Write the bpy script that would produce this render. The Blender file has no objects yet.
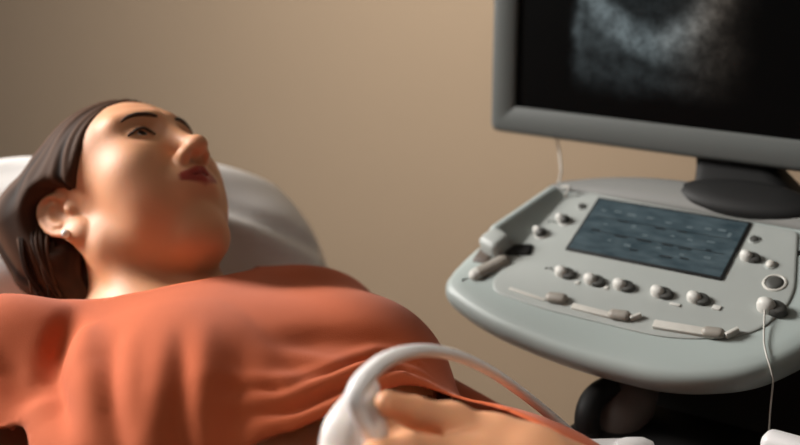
import bpy, bmesh, math, random
import numpy as np
from mathutils import Vector, Matrix
random.seed(4)
rng = np.random.default_rng(7)
SC = bpy.context.scene
COL = SC.collection

# ------------------------------------------------------------------ camera frame
CAM_Z = 1.30
PITCH = math.radians(16)
FPX = 50 / 36 * 800
cR = np.array([1., 0, 0])
cU = np.array([0, math.sin(PITCH), math.cos(PITCH)])
cF = np.array([0, math.cos(PITCH), -math.sin(PITCH)])
cC = np.array([0, 0, CAM_Z])


def at(px, py, d):
    """world point seen at a pixel at a real depth d (metres)"""
    return cC + d * (cF + cR * (px - 400) / FPX + cU * (222.5 - py) / FPX)


def unit(v):
    v = np.asarray(v, float)
    return v / np.linalg.norm(v)


# ------------------------------------------------------------------ materials
def mat(name, col, rough=0.5, metal=0.0, spec=0.5, sss=0.0, noise=None, bump=None, coat=0.0, emit=None, trans=0.0, sheen=0.0):
    m = bpy.data.materials.new(name)
    m.use_nodes = True
    nt = m.node_tree
    b = nt.nodes['Principled BSDF']
    b.inputs['Base Color'].default_value = (*col, 1)
    b.inputs['Roughness'].default_value = rough
    b.inputs['Metallic'].default_value = metal
    b.inputs['Specular IOR Level'].default_value = spec
    b.inputs['Coat Weight'].default_value = coat
    b.inputs['Transmission Weight'].default_value = trans
    b.inputs['Sheen Weight'].default_value = sheen
    if sss:
        b.inputs['Subsurface Weight'].default_value = sss
        b.inputs['Subsurface Radius'].default_value = (1.0, 0.35, 0.15)
        b.inputs['Subsurface Scale'].default_value = 0.008
    tc = nt.nodes.new('ShaderNodeTexCoord')
    if noise:                                   # (scale, strength)
        n = nt.nodes.new('ShaderNodeTexNoise')
        n.inputs['Scale'].default_value = noise[0]
        n.inputs['Detail'].default_value = 4
        nt.links.new(tc.outputs['Object'], n.inputs['Vector'])
        mx = nt.nodes.new('ShaderNodeMix')
        mx.data_type = 'RGBA'
        s = noise[1]
        mx.inputs['A'].default_value = (*[c * (1 - s) for c in col], 1)
        mx.inputs['B'].default_value = (*[min(1, c * (1 + s)) for c in col], 1)
        nt.links.new(n.outputs['Fac'], mx.inputs['Factor'])
        nt.links.new(mx.outputs['Result'], b.inputs['Base Color'])
    if bump:                                    # (scale, strength)
        n2 = nt.nodes.new('ShaderNodeTexNoise')
        n2.inputs['Scale'].default_value = bump[0]
        n2.inputs['Detail'].default_value = 3
        nt.links.new(tc.outputs['Object'], n2.inputs['Vector'])
        bp = nt.nodes.new('ShaderNodeBump')
        bp.inputs['Strength'].default_value = bump[1]
        bp.inputs['Distance'].default_value = 0.002
        nt.links.new(n2.outputs['Fac'], bp.inputs['Height'])
        nt.links.new(bp.outputs['Normal'], b.inputs['Normal'])
    if emit:
        b.inputs['Emission Color'].default_value = (*emit[0], 1)
        b.inputs['Emission Strength'].default_value = emit[1]
    return m


M = {}
M['wall'] = mat('wall_paint', (0.39, 0.305, 0.232), 0.85, spec=0.2, noise=(3, 0.03), bump=(300, 0.05))
M['wall_side'] = mat('side_wall_paint', (0.40, 0.36, 0.31), 0.85, spec=0.2, noise=(3, 0.03))
M['floor'] = mat('floor_vinyl', (0.27, 0.24, 0.21), 0.5, noise=(6, 0.08))
M['ceiling'] = mat('ceiling_paint', (0.62, 0.60, 0.56), 0.9)
M['trim'] = mat('trim_paint', (0.6, 0.57, 0.52), 0.5)
M['body_grey'] = mat('console_plastic', (0.36, 0.41, 0.395), 0.42, noise=(14, 0.04), bump=(500, 0.03))
M['panel_grey'] = mat('panel_plastic', (0.35, 0.372, 0.355), 0.5, noise=(26, 0.09), bump=(600, 0.04))
M['bezel_grey'] = mat('monitor_plastic', (0.082, 0.088, 0.084), 0.45, noise=(12, 0.05), bump=(500, 0.03))
M['cowl_grey'] = mat('cowl_plastic', (0.20, 0.20, 0.19), 0.5, noise=(10, 0.05))
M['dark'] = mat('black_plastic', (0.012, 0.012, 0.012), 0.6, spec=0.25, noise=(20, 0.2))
M['dark2'] = mat('charcoal_plastic', (0.05, 0.043, 0.04), 0.5, noise=(20, 0.2))
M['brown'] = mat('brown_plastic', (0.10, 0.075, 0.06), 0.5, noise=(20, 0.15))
M['boot'] = mat('boot_rubber', (0.17, 0.135, 0.12), 0.6, noise=(20, 0.15))
M['rubber'] = mat('grey_rubber', (0.055, 0.055, 0.05), 0.6, noise=(60, 0.2))
M['knob_white'] = mat('white_knob_plastic', (0.55, 0.545, 0.51), 0.5, noise=(80, 0.06))
M['knob_tan'] = mat('tan_key_plastic', (0.30, 0.275, 0.24), 0.45, noise=(120, 0.2))
M['key'] = mat('pale_key_plastic', (0.54, 0.525, 0.48), 0.45, noise=(90, 0.12))
M['wire'] = mat('clear_wire', (0.50, 0.48, 0.44), 0.4, noise=(40, 0.05))
M['white_tube'] = mat('white_silicone', (0.86, 0.84, 0.84), 0.35, noise=(30, 0.02))
M['pillow'] = mat('pillow_cotton', (0.72, 0.69, 0.67), 0.9, spec=0.2, noise=(8, 0.03), bump=(700, 0.15))
M['sheet'] = mat('sheet_cotton', (0.74, 0.72, 0.70), 0.9, spec=0.2, noise=(8, 0.03), bump=(600, 0.15))
M['probe_shell'] = mat('milky_probe_shell', (0.60, 0.55, 0.52), 0.4, sss=0.2, noise=(30, 0.03))
M['steel'] = mat('steel', (0.5, 0.5, 0.5), 0.3, metal=1.0, noise=(30, 0.05))
M['couch'] = mat('couch_vinyl', (0.13, 0.16, 0.18), 0.5, noise=(20, 0.08))
M['shirt'] = mat('shirt_jersey', (0.50, 0.108, 0.038), 0.85, spec=0.15, noise=(18, 0.07), bump=(900, 0.2), sheen=0.1)
M['trousers'] = mat('trouser_cloth', (0.07, 0.08, 0.11), 0.9, spec=0.2, noise=(40, 0.1), bump=(700, 0.2))
M['pearl'] = mat('pearl', (0.85, 0.82, 0.78), 0.12, spec=0.8, coat=0.6, noise=(200, 0.03))
M['brow'] = mat('brow_hair', (0.055, 0.030, 0.02), 0.8, noise=(300, 0.3))
M['eye'] = mat('eye_white', (0.65, 0.58, 0.53), 0.15, noise=(100, 0.05))
M['iris'] = mat('iris_brown', (0.035, 0.017, 0.01), 0.1, noise=(300, 0.3))


def skin_material():
    m = mat('skin', (0.72, 0.40, 0.265), 0.52, spec=0.32, sss=0.15, bump=(420, 0.06))
    nt = m.node_tree
    b = nt.nodes['Principled BSDF']
    tc = nt.nodes.new('ShaderNodeTexCoord')
    n = nt.nodes.new('ShaderNodeTexNoise')
    n.inputs['Scale'].default_value = 14
    n.inputs['Detail'].default_value = 4
    nt.links.new(tc.outputs['Object'], n.inputs['Vector'])
    mx = nt.nodes.new('ShaderNodeMix'); mx.data_type = 'RGBA'
    mx.inputs['A'].default_value = (0.66, 0.305, 0.160, 1)
    mx.inputs['B'].default_value = (0.74, 0.375, 0.21, 1)
    nt.links.new(n.outputs['Fac'], mx.inputs['Factor'])
    at_ = nt.nodes.new('ShaderNodeAttribute'); at_.attribute_name = 'lip'
    m2 = nt.nodes.new('ShaderNodeMix'); m2.data_type = 'RGBA'
    m2.inputs['B'].default_value = (0.36, 0.055, 0.04, 1)
    nt.links.new(at_.outputs['Fac'], m2.inputs['Factor'])
    nt.links.new(mx.outputs['Result'], m2.inputs['A'])
    nt.links.new(m2.outputs['Result'], b.inputs['Base Color'])
    return m


M['skin'] = skin_material()


def hair_material():
    m = mat('hair_brown', (0.05, 0.03, 0.022), 0.65, spec=0.05)
    nt = m.node_tree
    b = nt.nodes['Principled BSDF']
    a = nt.nodes.new('ShaderNodeAttribute'); a.attribute_name = 'strand'
    r = nt.nodes.new('ShaderNodeValToRGB')
    r.color_ramp.elements[0].color = (0.014, 0.008, 0.006, 1)
    r.color_ramp.elements[1].color = (0.105, 0.054, 0.033, 1)
    nt.links.new(a.outputs['Fac'], r.inputs['Fac'])
    nt.links.new(r.outputs['Color'], b.inputs['Base Color'])
    return m


M['hair'] = hair_material()


# ------------------------------------------------------------------ object helpers
def link(o, parent=None):
    COL.objects.link(o)
    if parent:
        o.parent = parent
        o.matrix_parent_inverse = parent.matrix_world.inverted()
    return o


def tag(o, label=None, cat=None, group=None, kind=None):
    if label: o['label'] = label
    if cat: o['category'] = cat
    if group: o['group'] = group
    if kind: o['kind'] = kind
    return o


def empty(name, loc):
    o = bpy.data.objects.new(name, None)
    o.empty_display_size = 0.05
    o.location = loc
    COL.objects.link(o)
    o.matrix_world = Matrix.Translation(loc)
    return o


def mesh(name, verts, faces, m, parent=None, smooth=True, angle=None):
    me = bpy.data.meshes.new(name)
    me.from_pydata([tuple(map(float, v)) for v in verts], [], [tuple(map(int, f)) for f in faces])
    me.update()
    bm = bmesh.new(); bm.from_mesh(me)
    bmesh.ops.recalc_face_normals(bm, faces=bm.faces)
    bm.to_mesh(me); bm.free()
    me.materials.append(m)
    if smooth:
        me.polygons.foreach_set('use_smooth', [True] * len(me.polygons))
        if angle:
            me.set_sharp_from_angle(angle=math.radians(angle))
    o = bpy.data.objects.new(name, me)
    return link(o, parent)


def bm_obj(name, bm, m, parent=None, angle=40):
    bmesh.ops.recalc_face_normals(bm, faces=bm.faces)
    me = bpy.data.meshes.new(name)
    bm.to_mesh(me); bm.free()
    me.materials.append(m)
    me.polygons.foreach_set('use_smooth', [True] * len(me.polygons))
    me.set_sharp_from_angle(angle=math.radians(angle))
    o = bpy.data.objects.new(name, me)
    return link(o, parent)


def frame_matrix(o, x, y, z):
    return Matrix(((x[0], y[0], z[0], o[0]), (x[1], y[1], z[1], o[1]), (x[2], y[2], z[2], o[2]), (0, 0, 0, 1)))


def rbox(bm, size, mtx, bevel=0.004, seg=3):
    r = bmesh.ops.create_cube(bm, size=1.0)
    vs = r['verts']
    for v in vs:
        v.co = Vector((v.co.x * size[0], v.co.y * size[1], v.co.z * size[2]))
    if bevel:
        es = list({e for v in vs for e in v.link_edges})
        rr = bmesh.ops.bevel(bm, geom=es, offset=bevel, segments=seg, profile=0.5, affect='EDGES')
        vs = list({v for f in rr['faces'] for v in f.verts} | {v for v in vs if v.is_valid})
    bmesh.ops.transform(bm, matrix=mtx, verts=vs)


def lathe(bm, prof, mtx, seg=28, sx=1.0, sy=1.0):
    rings = []
    for r, z in prof:
        if r <= 1e-6:
            rings.append([bm.verts.new(mtx @ Vector((0, 0, z)))])
        else:
            rings.append([bm.verts.new(mtx @ Vector((r * sx * math.cos(2 * math.pi * i / seg), r * sy * math.sin(2 * math.pi * i / seg), z))) for i in range(seg)])
    for a, b in zip(rings, rings[1:]):
        for i in range(seg):
            j = (i + 1) % seg
            if len(a) == 1 and len(b) == 1: continue
            if len(a) == 1: bm.faces.new((a[0], b[i], b[j]))
            elif len(b) == 1: bm.faces.new((a[i], a[j], b[0]))
            else: bm.faces.new((a[i], a[j], b[j], b[i]))


def smooth_path(pts, n=80):
    """Catmull-Rom through the points"""
    p = np.asarray(pts, float)
    q = np.vstack([2 * p[0] - p[1], p, 2 * p[-1] - p[-2]])
    out = []
    k = max(2, n // (len(p) - 1))
    for i in range(len(p) - 1):
        a, b, c, d = q[i:i + 4]
        for t in np.linspace(0, 1, k, endpoint=False):
            out.append(0.5 * (2 * b + (c - a) * t + (2 * a - 5 * b + 4 * c - d) * t * t + (3 * b - a - 3 * c + d) * t ** 3))
    out.append(p[-1])
    return np.array(out)


def tube(path, rad, seg=12):
    """swept tube with rounded ends; returns verts, faces"""
    path = np.asarray(path, float)
    n = len(path)
    rad = np.full(n, rad) if np.isscalar(rad) else np.interp(np.linspace(0, 1, n), np.linspace(0, 1, len(rad)), rad)
    V, F = [], []
    tang = np.gradient(path, axis=0)
    tang /= np.linalg.norm(tang, axis=1)[:, None]
    ref = np.array([0, 0, 1.]) if abs(tang[0][2]) < 0.9 else np.array([1., 0, 0])
    x = unit(np.cross(tang[0], ref))
    for i in range(n):
        x = unit(x - tang[i] * (x @ tang[i]))
        y = np.cross(tang[i], x)
        for k in range(seg):
            a = 2 * math.pi * k / seg
            V.append(path[i] + rad[i] * (x * math.cos(a) + y * math.sin(a)))
    for i in range(n - 1):
        for k in range(seg):
            j = (k + 1) % seg
            F.append((i * seg + k, i * seg + j, (i + 1) * seg + j, (i + 1) * seg + k))
    V.append(path[0] - tang[0] * rad[0] * 0.6); V.append(path[-1] + tang[-1] * rad[-1] * 0.6)
    a, b = len(V) - 2, len(V) - 1
    for k in range(seg):
        j = (k + 1) % seg
        F.append((j, k, a)); F.append(((n - 1) * seg + k, (n - 1) * seg + j, b))
    return V, F


def join_vf(parts):
    V, F = [], []
    for v, f in parts:
        o = len(V)
        V.extend(v); F.extend([tuple(i + o for i in q) for q in f])
    return V, F


# ------------------------------------------------------------------ signed distance modelling
class Grid:
    def __init__(s, lo, hi, h):
        s.lo = np.asarray(lo, float); s.h = h
        s.n = np.ceil((np.asarray(hi) - s.lo) / h).astype(int) + 1
        ax = [(s.lo[i] + h * np.arange(s.n[i])).astype(np.float32) for i in range(3)]
        s.X, s.Y, s.Z = np.meshgrid(*ax, indexing='ij', copy=True)
        s.pts = (s.X, s.Y, s.Z)


def local(pts, o, axes):
    """coordinates in a frame: axes = three unit rows"""
    dx = [pts[i] - np.float32(o[i]) for i in range(3)]
    return [dx[0] * np.float32(a[0]) + dx[1] * np.float32(a[1]) + dx[2] * np.float32(a[2]) for a in axes]


def s_ell(q, c, r):
    a = [(q[i] - np.float32(c[i])) / np.float32(r[i]) for i in range(3)]
    k0 = np.sqrt(a[0] ** 2 + a[1] ** 2 + a[2] ** 2) + 1e-6
    k1 = np.sqrt(sum((a[i] / np.float32(r[i])) ** 2 for i in range(3))) + 1e-6
    return k0 * (k0 - 1) / k1


def s_cap(q, a, b, r1, r2=None):
    r2 = r1 if r2 is None else r2
    a = np.asarray(a, np.float32); b = np.asarray(b, np.float32)
    ba = b - a
    pa = [q[i] - a[i] for i in range(3)]
    h = np.clip((pa[0] * ba[0] + pa[1] * ba[1] + pa[2] * ba[2]) / max(1e-9, float(ba @ ba)), 0, 1)
    d = np.sqrt(sum((pa[i] - ba[i] * h) ** 2 for i in range(3)))
    return d - (np.float32(r1) + np.float32(r2 - r1) * h)


def smin(a, b, k):
    h = np.clip(0.5 + 0.5 * (b - a) / k, 0, 1)
    return b + (a - b) * h - k * h * (1 - h)


def smax(a, b, k):
    return -smin(-a, -b, k)


def nets(F, g):
    """surface nets"""
    ins = F < 0
    nx, ny, nz = F.shape
    c = [(i, j, k) for i in (0, 1) for j in (0, 1) for k in (0, 1)]
    sl = lambda i, j, k: (slice(i, nx - 1 + i), slice(j, ny - 1 + j), slice(k, nz - 1 + k))
    cnt = sum(ins[sl(*q)].astype(np.int8) for q in c)
    act = (cnt > 0) & (cnt < 8)
    idx = np.argwhere(act)
    vid = -np.ones(act.shape, np.int64)
    vid[act] = np.arange(len(idx))
    acc = np.zeros((len(idx), 3)); num = np.zeros(len(idx))
    for a in c:
        for ax in range(3):
            if a[ax] == 1: continue
            b = list(a); b[ax] = 1
            fa = F[idx[:, 0] + a[0], idx[:, 1] + a[1], idx[:, 2] + a[2]].astype(float)
            fb = F[idx[:, 0] + b[0], idx[:, 1] + b[1], idx[:, 2] + b[2]].astype(float)
            cr = (fa < 0) != (fb < 0)
            t = np.where(cr, fa / np.where(cr, fa - fb, 1), 0)
            p = np.tile(np.array(a, float), (len(idx), 1)); p[:, ax] += t
            acc[cr] += p[cr]; num[cr] += 1
    V = g.lo + g.h * (idx + acc / num[:, None])
    Q = []
    for ax in range(3):
        o1, o2 = [(1, 2), (2, 0), (0, 1)][ax]
        s0 = [slice(None)] * 3; s1 = [slice(None)] * 3
        s0[ax] = slice(0, -1); s1[ax] = slice(1, None)
        A = ins[tuple(s0)]; B = ins[tuple(s1)]
        e = np.argwhere(A != B)
        ok = (e[:, o1] > 0) & (e[:, o2] > 0) & (e[:, o1] < F.shape[o1] - 1) & (e[:, o2] < F.shape[o2] - 1)
        e = e[ok]
        flip = A[e[:, 0], e[:, 1], e[:, 2]]
        q = []
        for d1, d2 in ((-1, -1), (0, -1), (0, 0), (-1, 0)):
            w = e.copy(); w[:, o1] += d1; w[:, o2] += d2
            q.append(vid[w[:, 0], w[:, 1], w[:, 2]])
        q = np.stack(q, 1)
        q[~flip] = q[~flip][:, ::-1]
        Q.append(q)
    return V, np.vstack(Q)


def relax(V, Q, it=2, lam=0.5):
    e = np.vstack([Q[:, [0, 1]], Q[:, [1, 2]], Q[:, [2, 3]], Q[:, [3, 0]]])
    for _ in range(it):
        for l in (lam, -lam * 1.04):
            s = np.zeros_like(V); n = np.zeros(len(V))
            np.add.at(s, e[:, 0], V[e[:, 1]]); np.add.at(s, e[:, 1], V[e[:, 0]])
            np.add.at(n, e[:, 0], 1); np.add.at(n, e[:, 1], 1)
            V = V + l * (s / np.maximum(n, 1)[:, None] - V)
    return V


def normals(V, Q):
    n = np.cross(V[Q[:, 2]] - V[Q[:, 0]], V[Q[:, 3]] - V[Q[:, 1]])
    N = np.zeros_like(V)
    for k in range(4): np.add.at(N, Q[:, k], n)
    return N / (np.linalg.norm(N, axis=1)[:, None] + 1e-12)


def drop(V, Q, keep, *attrs):
    """keep only the quads whose corners are all kept"""
    kq = keep[Q].all(1)
    Q = Q[kq]
    used = np.zeros(len(V), bool); used[Q.ravel()] = True
    mp = np.cumsum(used) - 1
    return (V[used], mp[Q]) + tuple(a[used] for a in attrs)


def fast_mesh(name, V, Q, m, parent=None, attr=None):
    me = bpy.data.meshes.new(name)
    me.from_pydata(V.tolist(), [], Q.tolist())
    me.update()
    me.materials.append(m)
    me.polygons.foreach_set('use_smooth', [True] * len(me.polygons))
    if attr:
        for k, a in attr.items():
            t = me.attributes.new(k, 'FLOAT', 'POINT')
            t.data.foreach_set('value', np.asarray(a, np.float32))
    o = bpy.data.objects.new(name, me)
    return link(o, parent)


# =================================================================== ROOM
def slab(name, lo, hi, m, bevel=0):
    bm = bmesh.new()
    lo = np.array(lo); hi = np.array(hi)
    rbox(bm, hi - lo, Matrix.Translation((lo + hi) / 2), bevel)
    o = bm_obj(name, bm, m)
    return tag(o, kind='structure')


WALL_Y = 2.05
slab('floor', (-2.7, -2.2, -0.05), (2.8, WALL_Y + 0.1, 0), M['floor'])
slab('wall_back', (-2.6, WALL_Y, 0), (2.8, WALL_Y + 0.1, 2.7), M['wall'])
slab('wall_right', (2.7, -2.2, 0), (2.8, WALL_Y, 2.7), M['wall_side'])
slab('wall_left', (-2.7, -2.2, 0), (-2.6, WALL_Y + 0.1, 2.7), M['wall_side'])
slab('ceiling', (-2.7, -2.2, 2.7), (2.8, WALL_Y + 0.1, 2.75), M['ceiling'])
slab('baseboard_back', (-2.5, WALL_Y - 0.015, 0), (2.7, WALL_Y, 0.09), M['trim'], 0.004)

# =================================================================== ULTRASOUND MACHINE
K = 1.08
pc = cC + (np.array([0.2266, 0.9382, 1.0164]) - cC) * K        # centre of the key display
yaw, tilt = math.radians(36.0), math.radians(28.8)
mu = np.array([math.cos(yaw), -math.sin(yaw), 0])               # along the console, to its right
mh = np.array([math.sin(yaw), math.cos(yaw), 0])                # level, away from its front
mv = mh * math.cos(tilt) + np.array([0, 0, 1]) * math.sin(tilt)  # up the slope of the panel
mn = np.cross(mu, mv)
PM = frame_matrix(pc, mu, mv, mn)
UP = np.array([0, 0, 1.])


def pp(u, v, n=0.0):
    """point on the panel, millimetres of the unscaled console"""
    s = K / 1000
    return pc + mu * u * s + mv * v * s + mn * n * s


foot = pc + mh * 0.16
machine = empty('ultrasound_machine', (foot[0], foot[1], 0))
tag(machine, 'grey ultrasound machine with tilted key panel and black screen by the woman', 'ultrasound machine')


def round_outline(pts, rads, seg=8):
    out = []
    n = len(pts)
    for i in range(n):
        p = np.array(pts[i], float); a = np.array(pts[i - 1], float) - p; b = np.array(pts[(i + 1) % n], float) - p
        la, lb = np.linalg.norm(a), np.linalg.norm(b)
        r = min(rads[i] if not np.isscalar(rads) else rads, la * .48, lb * .48)
        p0, p2 = p + a / la * r, p + b / lb * r
        for t in np.linspace(0, 1, seg):
            out.append((1 - t) ** 2 * p0 + 2 * t * (1 - t) * p + t * t * p2)
    return np.array(out)


def inset(poly, d):
    n = len(poly)
    t = np.roll(poly, -1, 0) - np.roll(poly, 1, 0)
    t /= np.linalg.norm(t, axis=1)[:, None] + 1e-9
    nrm = np.stack([-t[:, 1], t[:, 0]], 1)      # inward for counter-clockwise
    return poly + nrm * d


def loft(rings, caps=True):
    V, F = [], []
    n = len(rings[0])
    for r in rings: V.extend(r)
    for i in range(len(rings) - 1):
        for k in range(n):
            j = (k + 1) % n
            F.append((i * n + k, i * n + j, (i + 1) * n + j, (i + 1) * n + k))
    if caps:
        F.append(tuple(range(n))[::-1]); F.append(tuple(range((len(rings) - 1) * n, len(rings) * n)))
    return V, F


# ---- main wing of the console
OUT = [(-171, -108), (-110, -133), (-20, -147), (70, -146), (128, -122), (160, -82), (178, -40), (164, 10), (142, 50), (-92, 50), (-126, 46), (-150, -20), (-166, -62)]
RAD = [30, 40, 40, 40, 40, 34, 40, 40, 20, 20, 20, 40, 24]
ol = round_outline(OUT, RAD)
prof = [(40, 0), (18, -0.2), (9, -1), (4, -3), (1.2, -6.5), (0, -11), (.8, -17), (3, -24), (8, -30), (17, -35), (30, -39), (44, -41)]
rings = []
for ins_, h in prof:
    q = inset(ol, ins_)
    rings.append([pp(a, b, h) for a, b in q])
V, F = loft(rings)
console = mesh('console', V, F, M['body_grey'], machine, angle=50)

# ---- control panel: a paler plate let into the wing
po = round_outline([(-118, -100), (-60, -107), (60, -108), (118, -84), (133, -40), (112, 36), (-86, 42), (-104, 38), (-124, -42)], [14, 20, 30, 24, 20, 6, 6, 8, 10], 6)
V, F = loft([[pp(a, b, h) for a, b in inset(po, i)] for i, h in ((0, -1.5), (0, 0.9), (0.8, 1.4), (2.2, 1.6))])
panel = mesh('control_panel', V, F, M['panel_grey'], machine, angle=50)
TOP = 1.6

# ---- raised left rail with its end cap and dark pocket
rail = []
ra, rb = np.array([-140.0, -46]), np.array([-115.0, 35])
for t in np.linspace(0, 1, 16):
    c = ra + (rb - ra) * t
    d = unit(np.append(rb - ra, 0))[:2]; nn = np.array([d[1], -d[0]])   # nn points to the right, into the panel
    top = 19 - 9 * t; w0 = 9 - 1 * t; w1 = 13 - 4 * t; slope = 30 - 12 * t
    e = 1.0 if 0 < t < 1 else 0.8
    sec = [(-w0, -14), (-w0, top - 5), (-w0 + 2, top - 1.5), (-w0 + 4, top), (-w0 + 7, top), (-w0 + 10, top - 1.5), (-w0 + 12, top - 4), (slope - 8, 2.5), (slope - 4, -1), (slope - 4, -14)]
    r = []
    for a, h in sec:
        q = c + nn * a
        r.append(pp(q[0], q[1], h * e if h > 0 else h))
    rail.append(r)
V, F = loft(rail)
mesh('side_rail', V, F, M['body_grey'], machine, angle=40)
# rounded nose on the front end of the rail
bm = bmesh.new()
rbox(bm, (0.026 * K, 0.024 * K, 0.021 * K), frame_matrix(pp(-136, -50, 7.5), unit(mu * 0.94 - mv * 0.33), unit(mv * 0.94 + mu * 0.33), mn), 0.0075, 5)
bm_obj('rail_nose', bm, M['panel_grey'], machine)
bm = bmesh.new()
rbox(bm, (0.030 * K, 0.014 * K, 0.007 * K), frame_matrix(pp(-117, -48, 1.0), unit(mu * 0.96 + mv * 0.25), unit(mv * 0.96 - mu * 0.25), mn), 0.003, 3)
bm_obj('pocket', bm, M['dark'], machine)
bm = bmesh.new()
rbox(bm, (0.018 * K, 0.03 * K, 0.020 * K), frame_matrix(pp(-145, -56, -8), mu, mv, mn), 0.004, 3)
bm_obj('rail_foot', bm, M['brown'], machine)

# ---- key display
bm = bmesh.new()
rbox(bm, (0.1455 * K, 0.0725 * K, 0.0022 * K), frame_matrix(pp(0, 0, TOP + 0.3), mu, mv, mn), 0.0006, 2)
disp = bm_obj('key_display', bm, M['dark'], panel)


def lcd_material():
    m = bpy.data.materials.new('lcd_glass'); m.use_nodes = True
    nt = m.node_tree; b = nt.nodes['Principled BSDF']
    b.inputs['Roughness'].default_value = 0.22
    tc = nt.nodes.new('ShaderNodeTexCoord')
    mp = nt.nodes.new('ShaderNodeMapping')
    mp.inputs['Scale'].default_value = (38, 120, 1)
    nt.links.new(tc.outputs['Object'], mp.inputs['Vector'])
    n = nt.nodes.new('ShaderNodeTexNoise'); n.inputs['Scale'].default_value = 1.0; n.inputs['Detail'].default_value = 3
    nt.links.new(mp.outputs['Vector'], n.inputs['Vector'])
    r = nt.nodes.new('ShaderNodeValToRGB')
    r.color_ramp.elements[0].position = 0.3; r.color_ramp.elements[0].color = (0.022, 0.036, 0.044, 1)
    r.color_ramp.elements[1].position = 0.75; r.color_ramp.elements[1].color = (0.060, 0.083, 0.094, 1)
    nt.links.new(n.outputs['Fac'], r.inputs['Fac'])
    nt.links.new(r.outputs['Color'], b.inputs['Base Color'])
    nt.links.new(r.outputs['Color'], b.inputs['Emission Color'])
    b.inputs['Emission Strength'].default_value = 0.28
    return m


M['lcd'] = lcd_material()
M['lcd_mark'] = mat('lcd_mark', (0.075, 0.10, 0.11), 0.4, noise=(200, 0.25), emit=((0.075, 0.10, 0.11), 0.3))
M['lcd_line'] = mat('lcd_line', (0.012, 0.018, 0.022), 0.4, noise=(200, 0.1))


def flat_local(name, quads, m, parent, h):
    V, F = [], []
    for q in quads:
        o = len(V)
        V.extend([(a * K / 1000, b * K / 1000, 0) for a, b in q]); F.append((o, o + 1, o + 2, o + 3))
    ob = mesh(name, V, F, m, None, smooth=False)
    COL.objects.unlink(ob)
    ob.matrix_world = frame_matrix(pp(0, 0, h), mu, mv, mn)
    return link(ob, parent)


bm = bmesh.new()
rbox(bm, (0.1405 * K, 0.0675 * K, 0.0008), Matrix.Identity(4), 0)
gl = bm_obj('display_glass', bm, M['lcd'])
COL.objects.unlink(gl); gl.matrix_world = frame_matrix(pp(0, 0, TOP + 1.4), mu, mv, mn); link(gl, panel)
marks = []
for (a, b, w, h) in [(-46, 21, 7, 2.6), (-32, 20, 8, 3), (-60, 20, 5, 2), (-14, 20, 6, 2), (4, 18, 6, 2), (24, 17, 5, 2.2), (40, 19, 6, 2.4), (52, 20, 7, 2.4), (60, 16, 3, 5),
                     (-24, 6, 4, 4), (-50, 3, 4, 1.6), (30, 2, 5, 2), (48, 4, 7, 2), (-10, -2, 5, 1.6), (14, 3, 4, 1.6), (-20, -18, 6, 3.2), (-38, -16, 4, 1.6), (52, -15, 6, 2.4), (8, -14, 5, 1.6), (30, -17, 4, 1.6)]:
    marks.append([(a - w / 2, b - h / 2), (a + w / 2, b - h / 2), (a + w / 2, b + h / 2), (a - w / 2, b + h / 2)])
flat_local('display_key_mark', marks, M['lcd_mark'], panel, TOP + 1.4 + 0.45)
lines = []
for v0 in (11.0, -7.5):
    lines.append([(-62, v0 - .5), (64, v0 - .5), (64, v0 + .4), (-62, v0 + .4)])
for (a, b, w) in [(-30, -9, 12), (-8, -9, 14), (14, -9, 10), (30, -9.5, 12), (-12, -22, 8), (18, -23, 12), (34, -21, 8), (0, 9, 10), (20, 10, 9), (-36, 10, 10), (50, -6, 5), (-56, -6, 8)]:
    lines.append([(a - w / 2, b - 1.1), (a + w / 2, b - 1.1), (a + w / 2, b + 1.1), (a - w / 2, b + 1.1)])
flat_local('display_rule', lines, M['lcd_line'], panel, TOP + 1.4 + 0.43)


# ---- knobs, keys and sliders on the panel (sub-parts of the panel)
def on_panel(u, v, rot=0.0, n=TOP):
    c, s = math.cos(rot), math.sin(rot)
    return frame_matrix(pp(u, v, n), mu * c + mv * s, mv * c - mu * s, mn)


mm = K / 1000


def lever_knob(u, v, r=6.5, h=9, rot=-0.25):
    """white rounded cap leaning over a dark rubber skirt"""
    bm = bmesh.new()
    lathe(bm, [(0, h * .55 * mm), (r * .75 * mm, h * .55 * mm), (r * 1.0 * mm, h * .42 * mm), (r * 1.12 * mm, 0), (r * 1.12 * mm, -1 * mm)], on_panel(u + r * .55, v + .5, rot), sx=1.15, sy=.85)
    k = bm_obj('knob_skirt', bm, M['rubber'], panel)
    bm = bmesh.new()
    lathe(bm, [(0, h * mm), (r * .45 * mm, h * .96 * mm), (r * .8 * mm, h * .78 * mm), (r * .97 * mm, h * .45 * mm), (r * mm, 0), (r * mm, -1 * mm)], on_panel(u - r * .35, v, rot), sx=1.1, sy=.8)
    bm_obj('knob', bm, M['knob_white'], panel)


def round_button(u, v, r, h, cap, ring='key', dome=.25):
    bm = bmesh.new()
    lathe(bm, [(r * .98 * mm, .2 * mm), (r * 1.12 * mm, 1.1 * mm), (r * 1.3 * mm, .8 * mm), (r * 1.42 * mm, -.6 * mm)], on_panel(u, v))
    bm_obj('button_ring', bm, M[ring], panel)
    bm = bmesh.new()
    lathe(bm, [(0, (h + r * dome) * mm), (r * .5 * mm, (h + r * dome * .75) * mm), (r * .86 * mm, (h + r * dome * .2) * mm), (r * mm, h * .5 * mm), (r * mm, -1 * mm)], on_panel(u, v))
    bm_obj('button', bm, M[cap], panel)


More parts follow.
